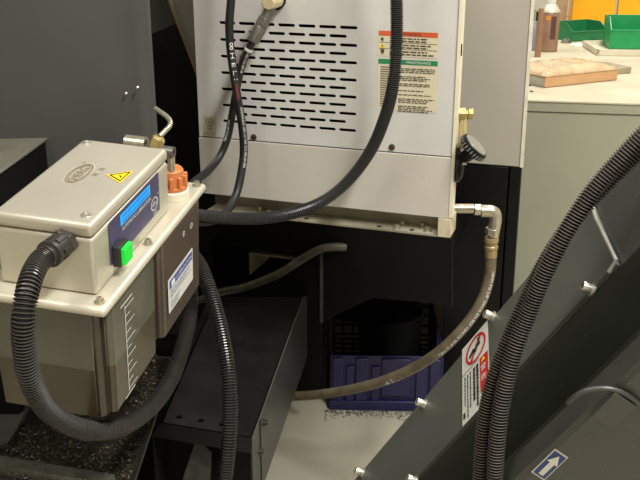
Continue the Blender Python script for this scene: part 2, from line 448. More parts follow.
MB().box(q[0].x-.02, q[1].x+.02, .15, .155, q[2].z-.05, q[0].z+.04, M=WM).build('recess_back', M_void, wl, smooth=0)
b0, b1 = (WM.inverted() @ wpt((248, 236))), (WM.inverted() @ wpt((316, 243)))
bz = (WM.inverted() @ wpt((247, 254))).z
m = MB().box(b0.x, b1.x+.03, .009, .145, bz-.004, bz, M=WM); m.box(b0.x-.003, b0.x, .009, .145, bz-.06, bz, M=WM)
m.build('bent_bracket', mat('brown_sheet', (120, 110, 90), .55, col2=(92, 82, 66), scale=20), wl, smooth=0)
q = [WM.inverted() @ wpt(p) for p in ((322, 250), (322, 322))]
MB().box(q[0].x-.003, q[0].x+.003, -.008, 0, q[1].z, q[0].z, M=WM).build('fold_edge', M_dark2, wl, smooth=0)
# frame posts that carry it (behind)
m = MB().box(-1.3, -1.2, .01, .1, 0, 1.15, M=WM); m.build('frame_post', M_black, wl, smooth=0)
MB().box(-1.3, .30, .009, .72, .50, .56, M=WM).build('shade_roof', M_black, wl, smooth=0)  # unseen roof, added to block light and darken the crate area
MB().box(-1.3, .30, .70, .72, .0, .50, M=WM).build('shade_back', M_black, wl, smooth=0)  # added so the space behind the crate goes dark
MB().box(-1.2, -.042, .18, .20, .0, .50, M=WM).build('shade_panel', M_black, wl, smooth=0)  # black panel added to stand for the shade left of the crate
# ------------------------------------------------------------------ cabinet behind on the right
CM = Matrix.Translation(at(533, 0, 2.3)) @ RZ(math.radians(-17)); CM.translation.z = 0
CMi = CM.inverted(); cn = CM.to_3x3() @ V((0, -1, 0))
cq = lambda px: CMi @ on(px, CM.translation, cn)
x1 = cq((522, 160)).x; zs = cq((518, 167)).z; x0 = cq((451, 160)).x
cab = thing('machine_cabinet', CM, 'tall machine cabinet, light grey above and black below, beside the workbench', 'cabinet')
xt = cq((533, 0)).x; zt_ = cq((533, 0)).z; lean = (xt-x1)/(zt_-zs)
xe = lambda z: x1+lean*(z-zs)
def cslab(xa, xb, y0, y1, z0, z1):
    return MB().prism([CM @ V((xa(z0), y0, z0)), CM @ V((xb(z0), y0, z0)), CM @ V((xb(z1), y0, z1)), CM @ V((xa(z1), y0, z1))], CM.to_3x3() @ V((0, y1-y0, 0)))
cslab(lambda z: x0, xe, 0, .03, zs, 1.75).build('upper_panel', mat('light_grey_paint', (178, 172, 160), .5, var=.03, scale=3), cab, bevel=.003)
cslab(lambda z: xe(z)-.004, lambda z: xe(z)+.004, -.004, .01, zs, 1.75).build('edge_trim', mat('cream_trim', (226, 220, 202), .5), cab, smooth=0)
xs_ = cq((509, 172)).x
cslab(lambda z: x0, lambda z: xe(z)-(x1-xs_)-.002, .004, .034, 0, zs-.004).build('lower_door', M_black, cab, bevel=.002)
cslab(lambda z: xe(z)-(x1-xs_)+.002, xe, .001, .03, 0, zs-.002).build('corner_post', M_black, cab, bevel=.002)
MB().box(x0, x1-.01, .01, .028, zs-.006, zs+.003, M=CM).build('rail', M_void, cab, smooth=0)

MB().box(x0, xs_-.03, .0345, .26, 0, 1.74, M=CM).build('cabinet_body', M_black, cab, smooth=0)
MB().box(xs_-.06, x1-.02, .031, .034, 0, zs-.01, M=CM).build('post_backing', M_black, cab, smooth=0)
# ------------------------------------------------------------------ workbench and what lies on it
BZ = .8
bo = atz(580, 101.5, BZ)
BM = Matrix.Translation((bo.x, bo.y, 0)) @ RZ(math.radians(-10))
ben = thing('workbench', BM, 'pale workbench with cream top and grey green front behind the machine', 'workbench')
MB().box(-.45, 1.6, 0, 2.0, BZ-.006, BZ, M=BM).build('bench_top', mat('cream_bench_top', (206, 199, 174), .55, col2=(190, 181, 154), scale=9, spots=((120, 110, 90), 26, .06)), ben, bevel=.0015)
M_ggrey = mat('grey_green_paint', (158, 158, 138), .5, var=.04, scale=3)
MB().box(-.45, 1.6, .004, 1.99, BZ-.034, BZ-.0062, M=BM).build('bench_edge', M_ggrey, ben, bevel=.001)
MB().box(-.44, 1.59, .010, 1.98, 0, BZ-.036, M=BM).build('bench_body', M_ggrey, ben, bevel=.002)
by = lambda px, z=BZ: atz(px[0], px[1], z)
def oriented(a, b, c):
    """frame from three base corners: a corner, b along x, c along y"""
    ex = (b-a); lx = ex.length; ex.normalize(); ey = (c-a); ey -= ex*ey.dot(ex); ly = ey.length; ey.normalize()
    M = Matrix((( ex.x, ey.x, 0, a.x), (ex.y, ey.y, 0, a.y), (ex.z, ey.z, 1, a.z), (0, 0, 0, 1))); return M, lx, ly
# shallow wrapped box
M1, lx, ly = oriented(by((545, 88)), by((617, 80)), by((527, 75)))
ly = .19
bx = thing('packaged_box', M1, 'shallow orange cardboard box wrapped in crinkled clear film on the bench corner', 'box')
h = .034
MB().box(0, lx, 0, ly, 0.001, h, M=M1).build('carton', mat('peach_card', (216, 172, 128), .55, col2=(204, 158, 116), scale=15), bx, bevel=.002)
MB().box(-.0015, -.0003, .006, ly-.006, .002, h-.004, M=M1).build('side_paper', mat('grey_paper', (172, 168, 156), .6), bx, smooth=0)
rr = random.Random(5); N_ = 16; grid = []
for j in range(N_+1):
    for i in range(N_+1):
        u, v = i/N_, j/N_; e = min(u, 1-u, v, 1-v); z = h+.001+min(e, .16)*.11+(rr.uniform(0, .006) if e > .02 else 0)
        grid.append(M1 @ V((-.004+(lx+.008)*u, -.004+(ly+.008)*v, z)))
m = MB(); m.add(grid, [(j*(N_+1)+i, j*(N_+1)+i+1, (j+1)*(N_+1)+i+1, (j+1)*(N_+1)+i) for j in range(N_) for i in range(N_)])
o = m.build('plastic_film', mat('crinkled_film', (222, 196, 158), .22, col2=(200, 168, 128), scale=24, spec=.8, coat=.6), bx, smooth=25)
sol = o.modifiers.new('thick', 'SOLIDIFY'); sol.thickness = .001; sol.offset = 1
m = MB(); m.box(-.004, lx+.004, -.004, ly+.004, h+.0002, h+.003, M=M1); m.build('film_rim', MATS['crinkled_film'], bx, bevel=.001)
# grey wedge block right
M1, lx, ly = oriented(by((617, 74.5)), by((636, 73)), by((606, 58)))
tag(MB().box(0, .06, 0, .13, .0005, .022, M=M1).build('stone_block', mat('grey_brown_block', (158, 146, 120), .7, var=.12), bevel=.002), 'flat grey brown block lying right of the film wrapped box', 'block')
# spray can
p = by((547, 51))
can = thing('spray_can', p, 'brown spray can with pale conical shoulder standing on the bench', 'can')
MB().lathe(p, (0, 0, 1), [(.0005, .037), (.003, .0395), (.148, .0395), (.152, .038)], 28).build('can_body', mat('brown_can', (160, 126, 104), .4, col2=(140, 106, 88), scale=20, metal=.2), can)
MB().lathe(p, (0, 0, 1), [(.152, .0395), (.155, .0395), (.178, .024), (.184, .019)], 28).build('shoulder', mat('pale_tin', (214, 208, 190), .35, .3), can)
MB().lathe(p, (0, 0, 1), [(.184, .020), (.23, .019), (.233, .015)], 20).build('spray_cap', M_lab, can)
def can_patch(name, a0, a1, z0, z1, mm):
    m = MB(); n = 8; A = [math.radians(a0+(a1-a0)*i/n) for i in range(n+1)]
    vs = [p+V((.0398*math.cos(a), .0398*math.sin(a), z)) for z in (z0, z1) for a in A]
    m.add(vs, [(i, i+1, n+2+i, n+1+i) for i in range(n)]); return m.build(name, mm, can)
can_patch('dark_stripe', -95, -62, .05, .138, mat('dark_brown', (84, 56, 46), .5))
can_patch('orange_emblem', -125, -98, .124, .140, mat('can_orange', (214, 140, 60), .5))
q = by((537.5, 57)); q.z = BZ
tag(MB().lathe(q, (0, 0, 1), [(.0005, .012), (.12, .011), (.18, .009)], 14).build('slim_tube', mat('tube_brown', (150, 112, 86), .5)), 'slim brown tube standing just left of the spray can', 'tube')
q = by((532.5, 50)); tag(MB().lathe(q, (0, 0, 1), [(.0005, .018), (.004, .020), (.09, .020), (.10, .014), (.112, .013)], 20).build('lavender_bottle', mat('lavender', (150, 142, 160), .4)), 'small lavender bottle half hidden by the machine cabinet edge', 'bottle')
q = by((538, 40)); bk = thing('hand_tool', q, 'pale upright tool holder with dark slot behind the spray can', 'tool')
MB().box(q.x-.022, q.x+.004, q.y, q.y+.02, q.z+.0005, q.z+.13).build('holder_plate', mat('olive_grey', (150, 150, 130), .5), bk, bevel=.002)
MB().box(q.x-.016, q.x-.008, q.y-.001, q.y+.0005, q.z+.05, q.z+.12).build('slot', M_black, bk, smooth=0)
# brown cloth roll behind the can
q = by((557, 33)); tag(MB().lathe(q, (0, 0, 1), [(.0005, .036), (.15, .037), (.24, .034)], 18).build('cardboard_tube', mat('cardboard', (172, 140, 106), .7)), 'brown cardboard tube standing behind the spray can', 'tube')
q0, q1 = by((558, 30), BZ), by((581, 26), BZ)
st = thing('spray_straw', q0, 'thin beige straw sticking out sideways right of the spray can', 'straw')
MB().tube([q0+V((0, 0, .0)), q0+V((0, 0, .055)), q0+V((.01, 0, .062)), q1+V((0, 0, .052))], .0022, 8).build('straw_rod', mat('beige_straw', (206, 186, 150), .5), st)
q = by((561.5, 38)); tag(MB().box(q.x-.006, q.x+.012, q.y, q.y+.03, BZ+.0005, BZ+.034).build('cyan_box', mat('cyan_plastic', (120, 196, 212), .5), bevel=.001), 'small cyan box between the spray can and the small green bin', 'box')
# green parts bins: open trays with a low scooped front
def bin_(M, L, D, Ht, mm, label, cut=.5):
    t = thing('parts_bin', M, label, 'storage bin', 'green parts bins on the workbench')
    k = .004
    m = MB().box(0, L, 0, D, 0.001, k, M=M); m.build('bin_floor', mm, t, smooth=0)
    MB().box(0, L, D-k, D, k, Ht, M=M).build('back_wall', mm, t, bevel=.001)
    for x in (0, L-k):
        MB().prism([M @ V((x, 0, k)), M @ V((x, D-k, k)), M @ V((x, D-k, Ht)), M @ V((x, D*.35, Ht)), M @ V((x, 0, Ht*cut))], M.to_3x3() @ V((k, 0, 0))).build('side_wall', mm, t, smooth=0)
    MB().box(k, L-k, 0, k, k, Ht*cut, M=M).build('front_wall', mm, t, bevel=.001)
    MB().box(-.003, L+.003, -.003, .003, Ht*cut-.004, Ht*cut+.002, M=M).build('front_rim', mm, t, bevel=.001)
    return t
Mg = mat('green_plastic', (24, 150, 84), .4, var=.08, scale=20)
Mg2 = mat('dark_green_plastic', (34, 122, 74), .45, var=.1, scale=20)
# white tray under the big bin
M1, lx, ly = oriented(by((597, 56)), by((648, 56.5)), by((590, 38)))
tr = thing('plastic_tray', M1, 'flat white tray under the large green parts bin', 'tray')
MB().box(0, .46, 0, .28, .001, .006, M=M1).build('tray_base', mat('off_white_plastic', (216, 208, 186), .5, var=.05), tr, bevel=.001)
m = MB()
for a in ((0, .46, 0, .008), (0, .46, .272, .28), (0, .008, 0, .28), (.452, .46, 0, .28)): m.box(*a, .006, .024, M=M1)
m.build('tray_rim', MATS['off_white_plastic'], tr, smooth=0)
MB_ = Matrix.Translation(atz(609, 49, BZ+.007)) @ RZ(math.radians(-6))
bin_(MB_, .32, .15, .12, Mg, 'large green parts bin standing on the white tray', .62)
M2 = Matrix.Translation(by((572, 42))) @ RZ(math.radians(26))
bin_(M2, .19, .13, .075, Mg2, 'small dark green parts bin left of the white tray', .55)
# yellow crate at the back
M3 = Matrix.Translation(by((572, 33))) @ RZ(math.radians(-9)); M3.translation.y += .03
yc = thing('yellow_crate', M3, 'large yellow plastic crate at the back of the bench', 'crate')
My = mat('yellow_plastic', (246, 176, 20), .42, var=.06, scale=10)
k = .006; D, Ht = .16, .26
MB().box(0, .19, 0, D, .001, k, M=M3).build('crate_floor', My, yc, smooth=0)
MB().box(0, .19, 0, k, k, Ht, M=M3).build('front_wall', My, yc, bevel=.002)
MB().box(0, k, k, D, k, Ht, M=M3).build('end_wall', My, yc, bevel=.002); MB().box(.19-k, .19, k, D, k, Ht, M=M3).build('end_wall', My, yc, bevel=.002)
MB().box(0, .19, D-k, D, k, Ht, M=M3).build('rear_wall', My, yc, bevel=.002)
M4 = M3 @ Matrix.Translation((.20, -.01, 0)) @ RZ(math.radians(-7))
y2 = thing('yellow_crate', M4, 'second yellow crate at the frame edge behind the large green bin', 'crate')
MB().box(0, .3, 0, .15, .001, .006, M=M4).build('crate_floor', My, y2, smooth=0)
MB().box(0, .3, 0, k, .006, .24, M=M4).build('front_wall', My, y2, bevel=.002); MB().box(0, .3, .145, .15, .006, .24, M=M4).build('rear_wall', My, y2, bevel=.002)
for x in (0, .295): MB().box(x, x+k, k, .145, .006, .24, M=M4).build('end_wall', My, y2, bevel=.002)
# papers / rag heap
def crumple(name, c, rx, ry, hgt, mm, label, cat, seed, rot=0):
    r_ = random.Random(seed); vs = [V((0, 0, hgt))]; fs = []; n = 14
    for k, (f, z) in enumerate(((.4, .9), (.75, .6), (1, .05))):
        for i in range(n):
            t = 2*PI*i/n; q = f*r_.uniform(.85, 1.1)
            vs.append(V((rx*q*math.cos(t), ry*q*math.sin(t), hgt*z*r_.uniform(.5, 1.2)+.0008)))
    for i in range(n): fs.append((0, 1+i, 1+(i+1) % n))
    for k in range(2):
        for i in range(n): fs.append((1+k*n+i, 1+(k+1)*n+i, 1+(k+1)*n+(i+1) % n, 1+k*n+(i+1) % n))
    fs.append(tuple(1+2*n+i for i in range(n))[::-1])
    M = Matrix.Translation(c) @ RZ(rot); m = MB(); m.add([M @ v for v in vs], fs)
    return tag(m.build(name, mm, smooth=0), label, cat)
crumple('paper_sheet', by((581, 46)), .05, .032, .012, mat('white_paper', (226, 218, 200), .6), 'crumpled white paper in front of the small green bin', 'paper', 1)
crumple('wire_scrap', by((566, 43)), .022, .014, .018, mat('grey_scrap', (110, 104, 92), .5, .4), 'small tangle of grey scrap right of the spray can base', 'scrap', 2)
for px, lb in (((531.5, 92), 'larger black crumb on the bench top left of the wrapped box'), ((529.5, 86), 'smaller black crumb nearest the wrapped box corner')):
    crumple('debris_crumb', by(px), .0055, .004, .004, M_blk, lb, 'debris', 4)

# ------------------------------------------------------------------ blue crate on the floor
f0 = atz(331, 408, 0); KM = Matrix.Translation(f0) @ RZ(math.radians(-2))
cr = thing('plastic_crate', KM, 'dark blue plastic crate on the floor behind the machine wall opening', 'crate')
Mb = mat('blue_plastic', (25, 23, 68), .45, var=.12, scale=12)
CL, CD, CH, k = .305, .42, .165, .006
MB().box(0, CL, 0, k, .03, CH, M=KM).build('front_wall', Mb, cr, bevel=.001)
MB().box(-.004, CL+.004, -.012, k, .0, .03, M=KM).build('base_rim', Mb, cr, bevel=.002)
for x0_, w_, z0, z1 in ((.005, .028, .03, .16), (.042, .022, .03, .135), (.068, .034, .03, .16), (.112, .022, .03, .135), (.14, .08, .045, .16), (.235, .03, .03, .15), (.272, .03, .045, .16)):
    MB().box(x0_, x0_+w_, -.009, .0005, z0, z1, M=KM).build('front_rib', Mb, cr, bevel=.002)
def lattice(P, U, Wd, nu, nv, bar, th):
    m = MB(); n_ = U.cross(Wd).normalized()*th; u1, w1 = U.normalized()*bar, Wd.normalized()*bar
    for i in range(nu+1):
        a = P+U*(i/nu)-u1*.5; m.prism([a, a+u1, a+u1+Wd, a+Wd], n_)
    for j in range(nv+1):
        a = P+Wd*(j/nv)-w1*.5; m.prism([a, a+w1, a+w1+U, a+U], n_)
    return m
R3 = KM.to_3x3()
lattice(KM @ V((0, CD, 0.03)), R3 @ V((CL, 0, 0)), V((0, 0, .135)), 10, 4, .006, .004).build('rear_wall', Mb, cr, smooth=0)
lattice(KM @ V((CL, 0, 0.03)), R3 @ V((0, CD, 0)), V((0, 0, .135)), 12, 4, .006, .004).build('side_wall', Mb, cr, smooth=0)
lattice(KM @ V((0, 0, 0.03)), R3 @ V((0, CD, 0)), V((0, 0, .135)), 12, 4, .006, .004).build('side_wall', Mb, cr, smooth=0)
lattice(KM @ V((0, 0, 0.01)), R3 @ V((CL, 0, 0)), R3 @ V((0, CD, 0)), 10, 12, .007, .004).build('crate_floor', Mb, cr, smooth=0)
bk0 = KM @ V((.17, .25, .017))
bu = thing('bucket', bk0, 'round black bucket standing inside the blue crate', 'bucket')
MB().lathe(bk0, (0, 0, 1), [(0, .085), (.17, .10), (.17, .106), (.176, .106), (.176, .097), (.02, .08), (.02, .001)], 36).build('bucket_shell', M_void, bu)
# swarf on the floor by the crate: too many to count
m = MB(); r_ = random.Random(9)
def chip(m, c, s):
    a = [V((r_.uniform(-s, s), r_.uniform(-s, s), abs(r_.uniform(0, s)))) for _ in range(4)]
    m.add([c+q for q in a], [(0, 1, 2), (0, 2, 3), (0, 1, 3), (1, 2, 3)])
for _ in range(420):
    px = r_.uniform(325, 425); c = atz(px, 410+abs(r_.gauss(0, 4)), .0006); chip(m, c, .004)
tag(m.build('floor_swarf', mat('mixed_swarf', (150, 145, 130), .4, .3, col2=(40, 38, 34), scale=120), smooth=0), 'scatter of metal chips on the floor along the blue crate', 'swarf', kind='stuff')

# ------------------------------------------------------------------ folded black cover (shelf) with bolts
SZ = .42
a0, a1, a2, a3 = atz(161, 423, SZ), atz(252, 438, SZ), atz(303, 297, SZ), atz(215, 297, SZ)
sh = thing('sheet_metal_cover', a1, 'folded black sheet metal cover with holes along its front edge below the pump', 'machine cover')
th = .003
# top with three real holes
def cover_top():
    bm = bmesh.new(); E = []
    def loop(pts):
        vs = [bm.verts.new(p) for p in pts]
        for i in range(len(vs)): E.append(bm.edges.new((vs[i], vs[(i+1) % len(vs)])))
    loop([a0, a1, a2, a3])
    for px in ((179, 417), (200.5, 420.3), (222, 424)):
        c = atz(px[0], px[1], SZ); loop([c+V((.0065*math.cos(2*PI*i/14), .0065*math.sin(2*PI*i/14), 0)) for i in range(14)])
    bmesh.ops.triangle_fill(bm, edges=E, use_beauty=True, normal=(0, 0, 1))
    r = bmesh.ops.extrude_face_region(bm, geom=bm.faces[:])
    for g in r['geom']:
        if isinstance(g, bmesh.types.BMVert): g.co.z -= th
    bm.verts.index_update(); m = MB(); m.add([v.co.copy() for v in bm.verts], [tuple(v.index for v in f.verts) for f in bm.faces]); bm.free(); return m
cover_top().build('top_plate', M_black2, sh, smooth=0)
fd = (a1-a0).normalized(); fnn = V((fd.y, -fd.x, 0))
MB().prism([a0, a1, a1+V((0, 0, -.03))+fnn*.004, a0+V((0, 0, -.03))+fnn*.004-fd*.02], -fnn*th).build('front_flange', M_black2, sh, smooth=0)
MB().prism([a0-fd*.02+V((0, 0, -.03)), a0, a3, a3+V((0, 0, -.03))-fd*.03], fd*th).build('left_flange', M_black2, sh, smooth=0)
MB().prism([a0-fd*.02+V((0, 0, -.03)), a0-fd*.02+V((0, 0, -.42)), a3-fd*.03+V((0, 0, -.42)), a3-fd*.03+V((0, 0, -.03))], fd*th).build('left_leg', M_black2, sh, smooth=0)
sd = (a2-a1).normalized(); sn = V((sd.y, -sd.x, 0))
dz = .16
b2_, b3_ = on((320.5, 293), a1, sn), on((319, 323), a1, sn); b4_ = on((266, 478), a1, sn); b5_ = b4_+(b4_-b3_)*.08
MB().prism([a1, a2, b2_, b3_, b5_, a1+V((0, 0, -dz*1.2))], -sn*th).build('side_plate', mat('black_satin', (42, 43, 41), .4, var=.15, scale=8), sh, smooth=0)
MB().prism([a1+V((0, 0, -dz)), a1+sd*.03+V((0, 0, -dz)), a1+sd*.03+V((0, 0, -.42)), a1+V((0, 0, -.42))], -sn*th).build('leg', M_dark2, sh, smooth=0)
MB().tube([a1+V((0, 0, -.001)), a2+V((0, 0, -.001))], .0013, 6).build('ridge_highlight', mat('ridge_highlight', (104, 103, 96), .35, .3), sh)  # pale tube paints in the highlight along the cover ridge
ib0, ib1 = a0-fnn*.07-fd*.16, a1-fnn*.07-fd*.01
MB().prism([ib0+V((0, 0, -.004)), ib1+V((0, 0, -.004)), ib1+V((0, 0, -SZ)), ib0+V((0, 0, -SZ))], -fnn*.003).build('inner_plate', M_black, sh, smooth=0)
g0_ = a0+fd*.06-fnn*.02
MB().prism([g0_+V((0, 0, -.035)), g0_+fd*.03+V((0, 0, -.06)), g0_+fd*.02+V((0, 0, -.16)), g0_-fd*.05+V((0, 0, -.18))], -fnn*.003).build('dusty_gusset', mat('dusty_gusset', (66, 66, 60), .6, var=.4, scale=50, spots=((120, 115, 100), 150, .12)), sh, smooth=0)
for px in ((263.5, 422.5), (259.5, 451.5)):
    c = on(px, a1, sn); MB().lathe(c, sn, [(0, .0075), (.002, .0075), (.002, .0055), (.008, .0052), (.008, .003), (.005, .003)], 12).build('bolt', mat('oily_bolt', (80, 76, 68), .35, .7), sh)

# ------------------------------------------------------------------ left machine enclosure
en = thing('machine_enclosure', V((-.9, 1.38, 0)), 'large smooth dark grey machine enclosure filling the upper left', 'machine enclosure')
EY = 1.38
# curved sheet (vertical axis), slightly rounded towards its right edge
pr = at(149, 60, EY+.05).x
prof = [(-1.6, EY-.10), (-1.2, EY-.06), (-.9, EY-.035), (-.7, EY-.02), (-.55, EY-.008), (-.42, EY+.004), (-.34, EY+.015), (pr-.02, EY+.035), (pr, EY+.05), (pr+.002, EY+.075), (pr-.01, EY+.095)]
m = MB(); zb = .90
m.prism([V((x, y, zb)) for x, y in prof]+[V((-1.6, EY+.095, zb))], (0, 0, .9))
m.build('curved_sheet', M_dark, en, smooth=50)
# ledge in front of it at the left, its right side stepping down
g1, g0 = atz(55, 134, .975), atz(0, 172, .975)
dirx = (g0-g1).normalized(); g2 = g1+dirx*.25
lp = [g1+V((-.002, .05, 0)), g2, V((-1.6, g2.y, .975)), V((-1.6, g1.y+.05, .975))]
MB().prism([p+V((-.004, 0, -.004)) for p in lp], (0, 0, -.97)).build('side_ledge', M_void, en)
MB().prism(lp, (0, 0, -.004)).build('ledge_top', mat('dusty_sheen_ledge', (104, 101, 90), .4, var=.12, scale=25, spots=((190, 185, 170), 160, .12)), en, bevel=.001)  # dust specks over a pale base that paints in reflected light
# black body behind the pump
MB().box(-1.5, -.44, EY+.02, EY+.5, 0.0, .899).build('lower_body', M_void, en, smooth=0)
# pump bracket plate
MB().box(-.46, -.212, 1.375, 1.40, .64, .845).build('pump_bracket', M_black, en, bevel=.002)
# dark set-back panel whose slanted edge carries a pale trim
YB = 1.95
pp = [at(120, 40, YB), at(149, 35, YB), at(173, 25, YB), at(176.5, 24, YB), at(166, -4, YB), at(140, -60, YB), at(110, -60, YB)]
MB().prism(pp, (0, .006, 0)).build('set_back_panel', M_dark, en, smooth=0)
e0, e1 = at(163.5, -10, YB-.01), at(201, 88, YB-.01)
MB().prism([e0, e0+V((.005, 0, 0)), e1+V((.005, 0, 0)), e1], (0, .02, 0)).build('slanted_trim', mat('brown_trim', (140, 122, 98), .5), en, smooth=0)
MB().prism([at(163, -12, YB+.03), at(204, 92, YB+.03), at(235, 92, YB+.03), at(235, -12, YB+.03)], (0, .006, 0)).build('rear_panel', mat('grey_sheet', (140, 138, 128), .45, var=.1, scale=5), en, smooth=0)
MB().box(-1.5, -.1, 2.85, 2.9, 1.16, 2.2).build('back_sheet', M_void, en, smooth=0)
for px in ((126, 93.5), (137.5, 87.5)):
    c = on(px, V((-.34, EY+.015, 0)), V((.12, -1, 0)).normalized()); MB().lathe(c+V((0, .004, 0)), (0, -1, 0), [(0, .0022), (.0055, .0022), (.0065, .001)], 10).build('rivet', M_bolt, en)

# ------------------------------------------------------------------ chip tray at lower left
TZ = .60
tray = thing('chip_tray', (-.5, 1.1, TZ), 'black oily chip tray below the pump at the lower left', 'tray')
MB().box(-.75, -.245, 1.0, 1.15, TZ-.006, TZ).box(-.405, -.245, 1.15, 1.37, TZ-.006, TZ).build('tray_base', mat('oily_grit', (40, 37, 30), .35, col2=(14, 13, 11), scale=220, spots=((120, 112, 92), 320, .22), bump=.6, bscale=260), tray, smooth=0)
b0, b1 = atz(0, 456, TZ+.015), atz(150, 480, TZ+.015)
bd = (b1-b0).normalized(); bn_ = V((bd.y, -bd.x, 0))
A, B_ = b0-bd*.3, b0+bd*.17
MB().prism([A, B_, B_+bn_*.02, A+bn_*.02], (0, 0, -.015)).build('rail', mat('dusty_rail', (70, 70, 62), .6, var=.3, scale=60, spots=((140, 135, 120), 200, .15)), tray, smooth=0)
MB().prism([atz(-60, 300, TZ+.005), atz(-60, 470, TZ+.005), atz(8, 442, TZ+.01), atz(16, 430, TZ+.01), atz(30, 402, TZ+.02), atz(20, 370, TZ+.02)], (0, 0, -.008)).build('side_slab', mat('dark_slab', (62, 62, 60), .5, var=.2, scale=20), tray, smooth=0)
MB().box(-.75, -.43, 1.0, 1.14, 0, TZ-.007).build('tray_stand', M_black, tray, smooth=0)
m = MB(); r_ = random.Random(12)
for _ in range(7000):
    x, y = r_.uniform(-.56, -.25), 1.0+.36*r_.random()**1.3
    if x < -.40 and y > 1.145: continue
    chip(m, V((x, y, TZ+.001+r_.uniform(0, .006))), r_.choice((.0014, .002, .003)))
tag(m.build('tray_swarf', mat('dark_swarf', (106, 98, 78), .35, .4, col2=(20, 18, 15), scale=90), smooth=0), 'heap of fine dark metal swarf in the chip tray', 'swarf', kind='stuff')

# ------------------------------------------------------------------ lubrication pump
def RM(yaw, a, b):
    return Matrix.Rotation(a, 4, 'X') @ Matrix.Rotation(b, 4, 'Y') @ Matrix.Rotation(yaw, 4, 'Z')
PM = Matrix.Translation((-.2422, .9, .9133)) @ RM(math.radians(-11.34), math.radians(7.31), math.radians(2.56))
PW, PD, PH = .1129, .2285, .0862
pump = thing('lubrication_pump', PM, 'silver automatic lubrication pump with blue display on a smoky oil tank', 'pump')
pl_ = lambda x, y, z: PM @ V((x, y, z))
P3 = PM.to_3x3(); pX, pY, pZ = P3 @ V((1, 0, 0)), P3 @ V((0, 1, 0)), P3 @ V((0, 0, 1))
LID = PH-.017
MB().box(-PW, 0, 0, PD, 0, LID-.0006, M=PM).build('control_box', M_plt, pump, bevel=.004, seg=3)
MB().box(-PW-.0008, .0008, -.0008, PD+.0008, LID, PH, M=PM).build('lid', M_plt, pump, bevel=.006, seg=4)
MB().box(-PW-.019, .0197, -.0256, PD+.0986, -.0117, -.0003, M=PM).build('flange', M_flange, pump, bevel=.005, seg=3)
def pscrew(c, n, r, name='screw', mm=None):
    MB().lathe(c, n, [(0, r*1.35), (.0008, r*1.35), (.0008, r), (.0025, r*.9), (.003, r*.45), (.002, r*.35)], 16).build(name, mm or M_bolt, pump)
for px in ((86.3, 215.5), (86.6, 143)):
    pscrew(on(px, pl_(0, 0, PH), pZ), pZ, .0045, 'lid_screw')
for px in ((100, 302), (148, 243.5), (196.6, 185.5)):
    c = on(px, pl_(0, 0, 0), pZ); MB().lathe(c, pZ, [(0, .006), (.001, .006), (.001, .0044), (.006, .004), (.006, .002), (.003, .002)], 14).build('flange_screw', M_steel, pump)
# tank: body with a notched front corner
TM = tank_mat()
def pprism(poly, z0, z1, z1s=1.0):
    cx = sum(p[0] for p in poly)/len(poly); cy = sum(p[1] for p in poly)/len(poly)
    m = MB(); top = [pl_(x, y, z1) for x, y in poly]; bot = [pl_(cx+(x-cx)*z1s, cy+(y-cy)*z1s, z0) for x, y in poly]
    n = len(poly); m.add(bot+top, [tuple(range(n))[::-1], tuple(range(n, 2*n))]+[(i, (i+1) % n, n+(i+1) % n, n+i) for i in range(n)]); return m
tx, ty = .0135, -.013
T = [(-PW-.012, ty), (-.004, ty), (-.001, ty+.003), (-.001, ty+.007), (.003, ty+.007), (.005, ty+.010), (.005, ty+.014), (.009, ty+.014), (tx, ty+.018), (tx, .135), (-PW-.012, .135)]
tank = pprism(T, -.158, -.0118, .96).build('oil_tank', TM, pump, smooth=30, bevel=.0012)
MB_t = pprism([(-PW-.01, .150), (.012, .150), (.017, .155), (.017, .300), (-PW-.01, .300)], -.150, -.0118, .98)
mot = MB_t.build('motor_housing', mat('brown_smoke', (78, 66, 58), .3, var=.12, scale=10, coat=.3), pump, bevel=.002)
pprism([(-PW-.008, .134), (.006, .134), (.006, .151), (-PW-.008, .151)], -.150, -.0118).build('tank_spacer', mat('dark_smoke', (46, 42, 34), .35), pump, smooth=0)
pprism([(-.0045, ty+.0012), (-.0005, ty+.0012), (.004, ty+.0058), (.0065, ty+.0115), (.001, ty+.0135), (-.003, ty+.008)], -.156, -.0118, 1).build('corner_rib', mat('dark_rib', (48, 42, 30), .22, var=.15, coat=.4), tank, bevel=.0008)
# front-left mounting foot (dark) seen left of the tank
pprism([(-PW-.045, .04), (-PW-.013, .04), (-PW-.013, .12), (-PW-.045, .12)], -.15, -.02).build('side_reservoir', mat('brown_dark', (40, 30, 26), .4), pump, bevel=.003)
# mounting arm to the bracket
m = pprism([(-.11, .30), (-.055, .30), (-.055, .475), (-.11, .475)], -.145, -.09); m.build('mounting_arm', M_black, pump, smooth=0)
# level scale on tank flank
sp = pl_(tx*.985, 0, 0)
tA, tB, tC, tD = [PM @ V((tx, y, z)) for y, z in ((.01, -.012), (.13, -.012), (.01, -.12), (.13, -.12))]
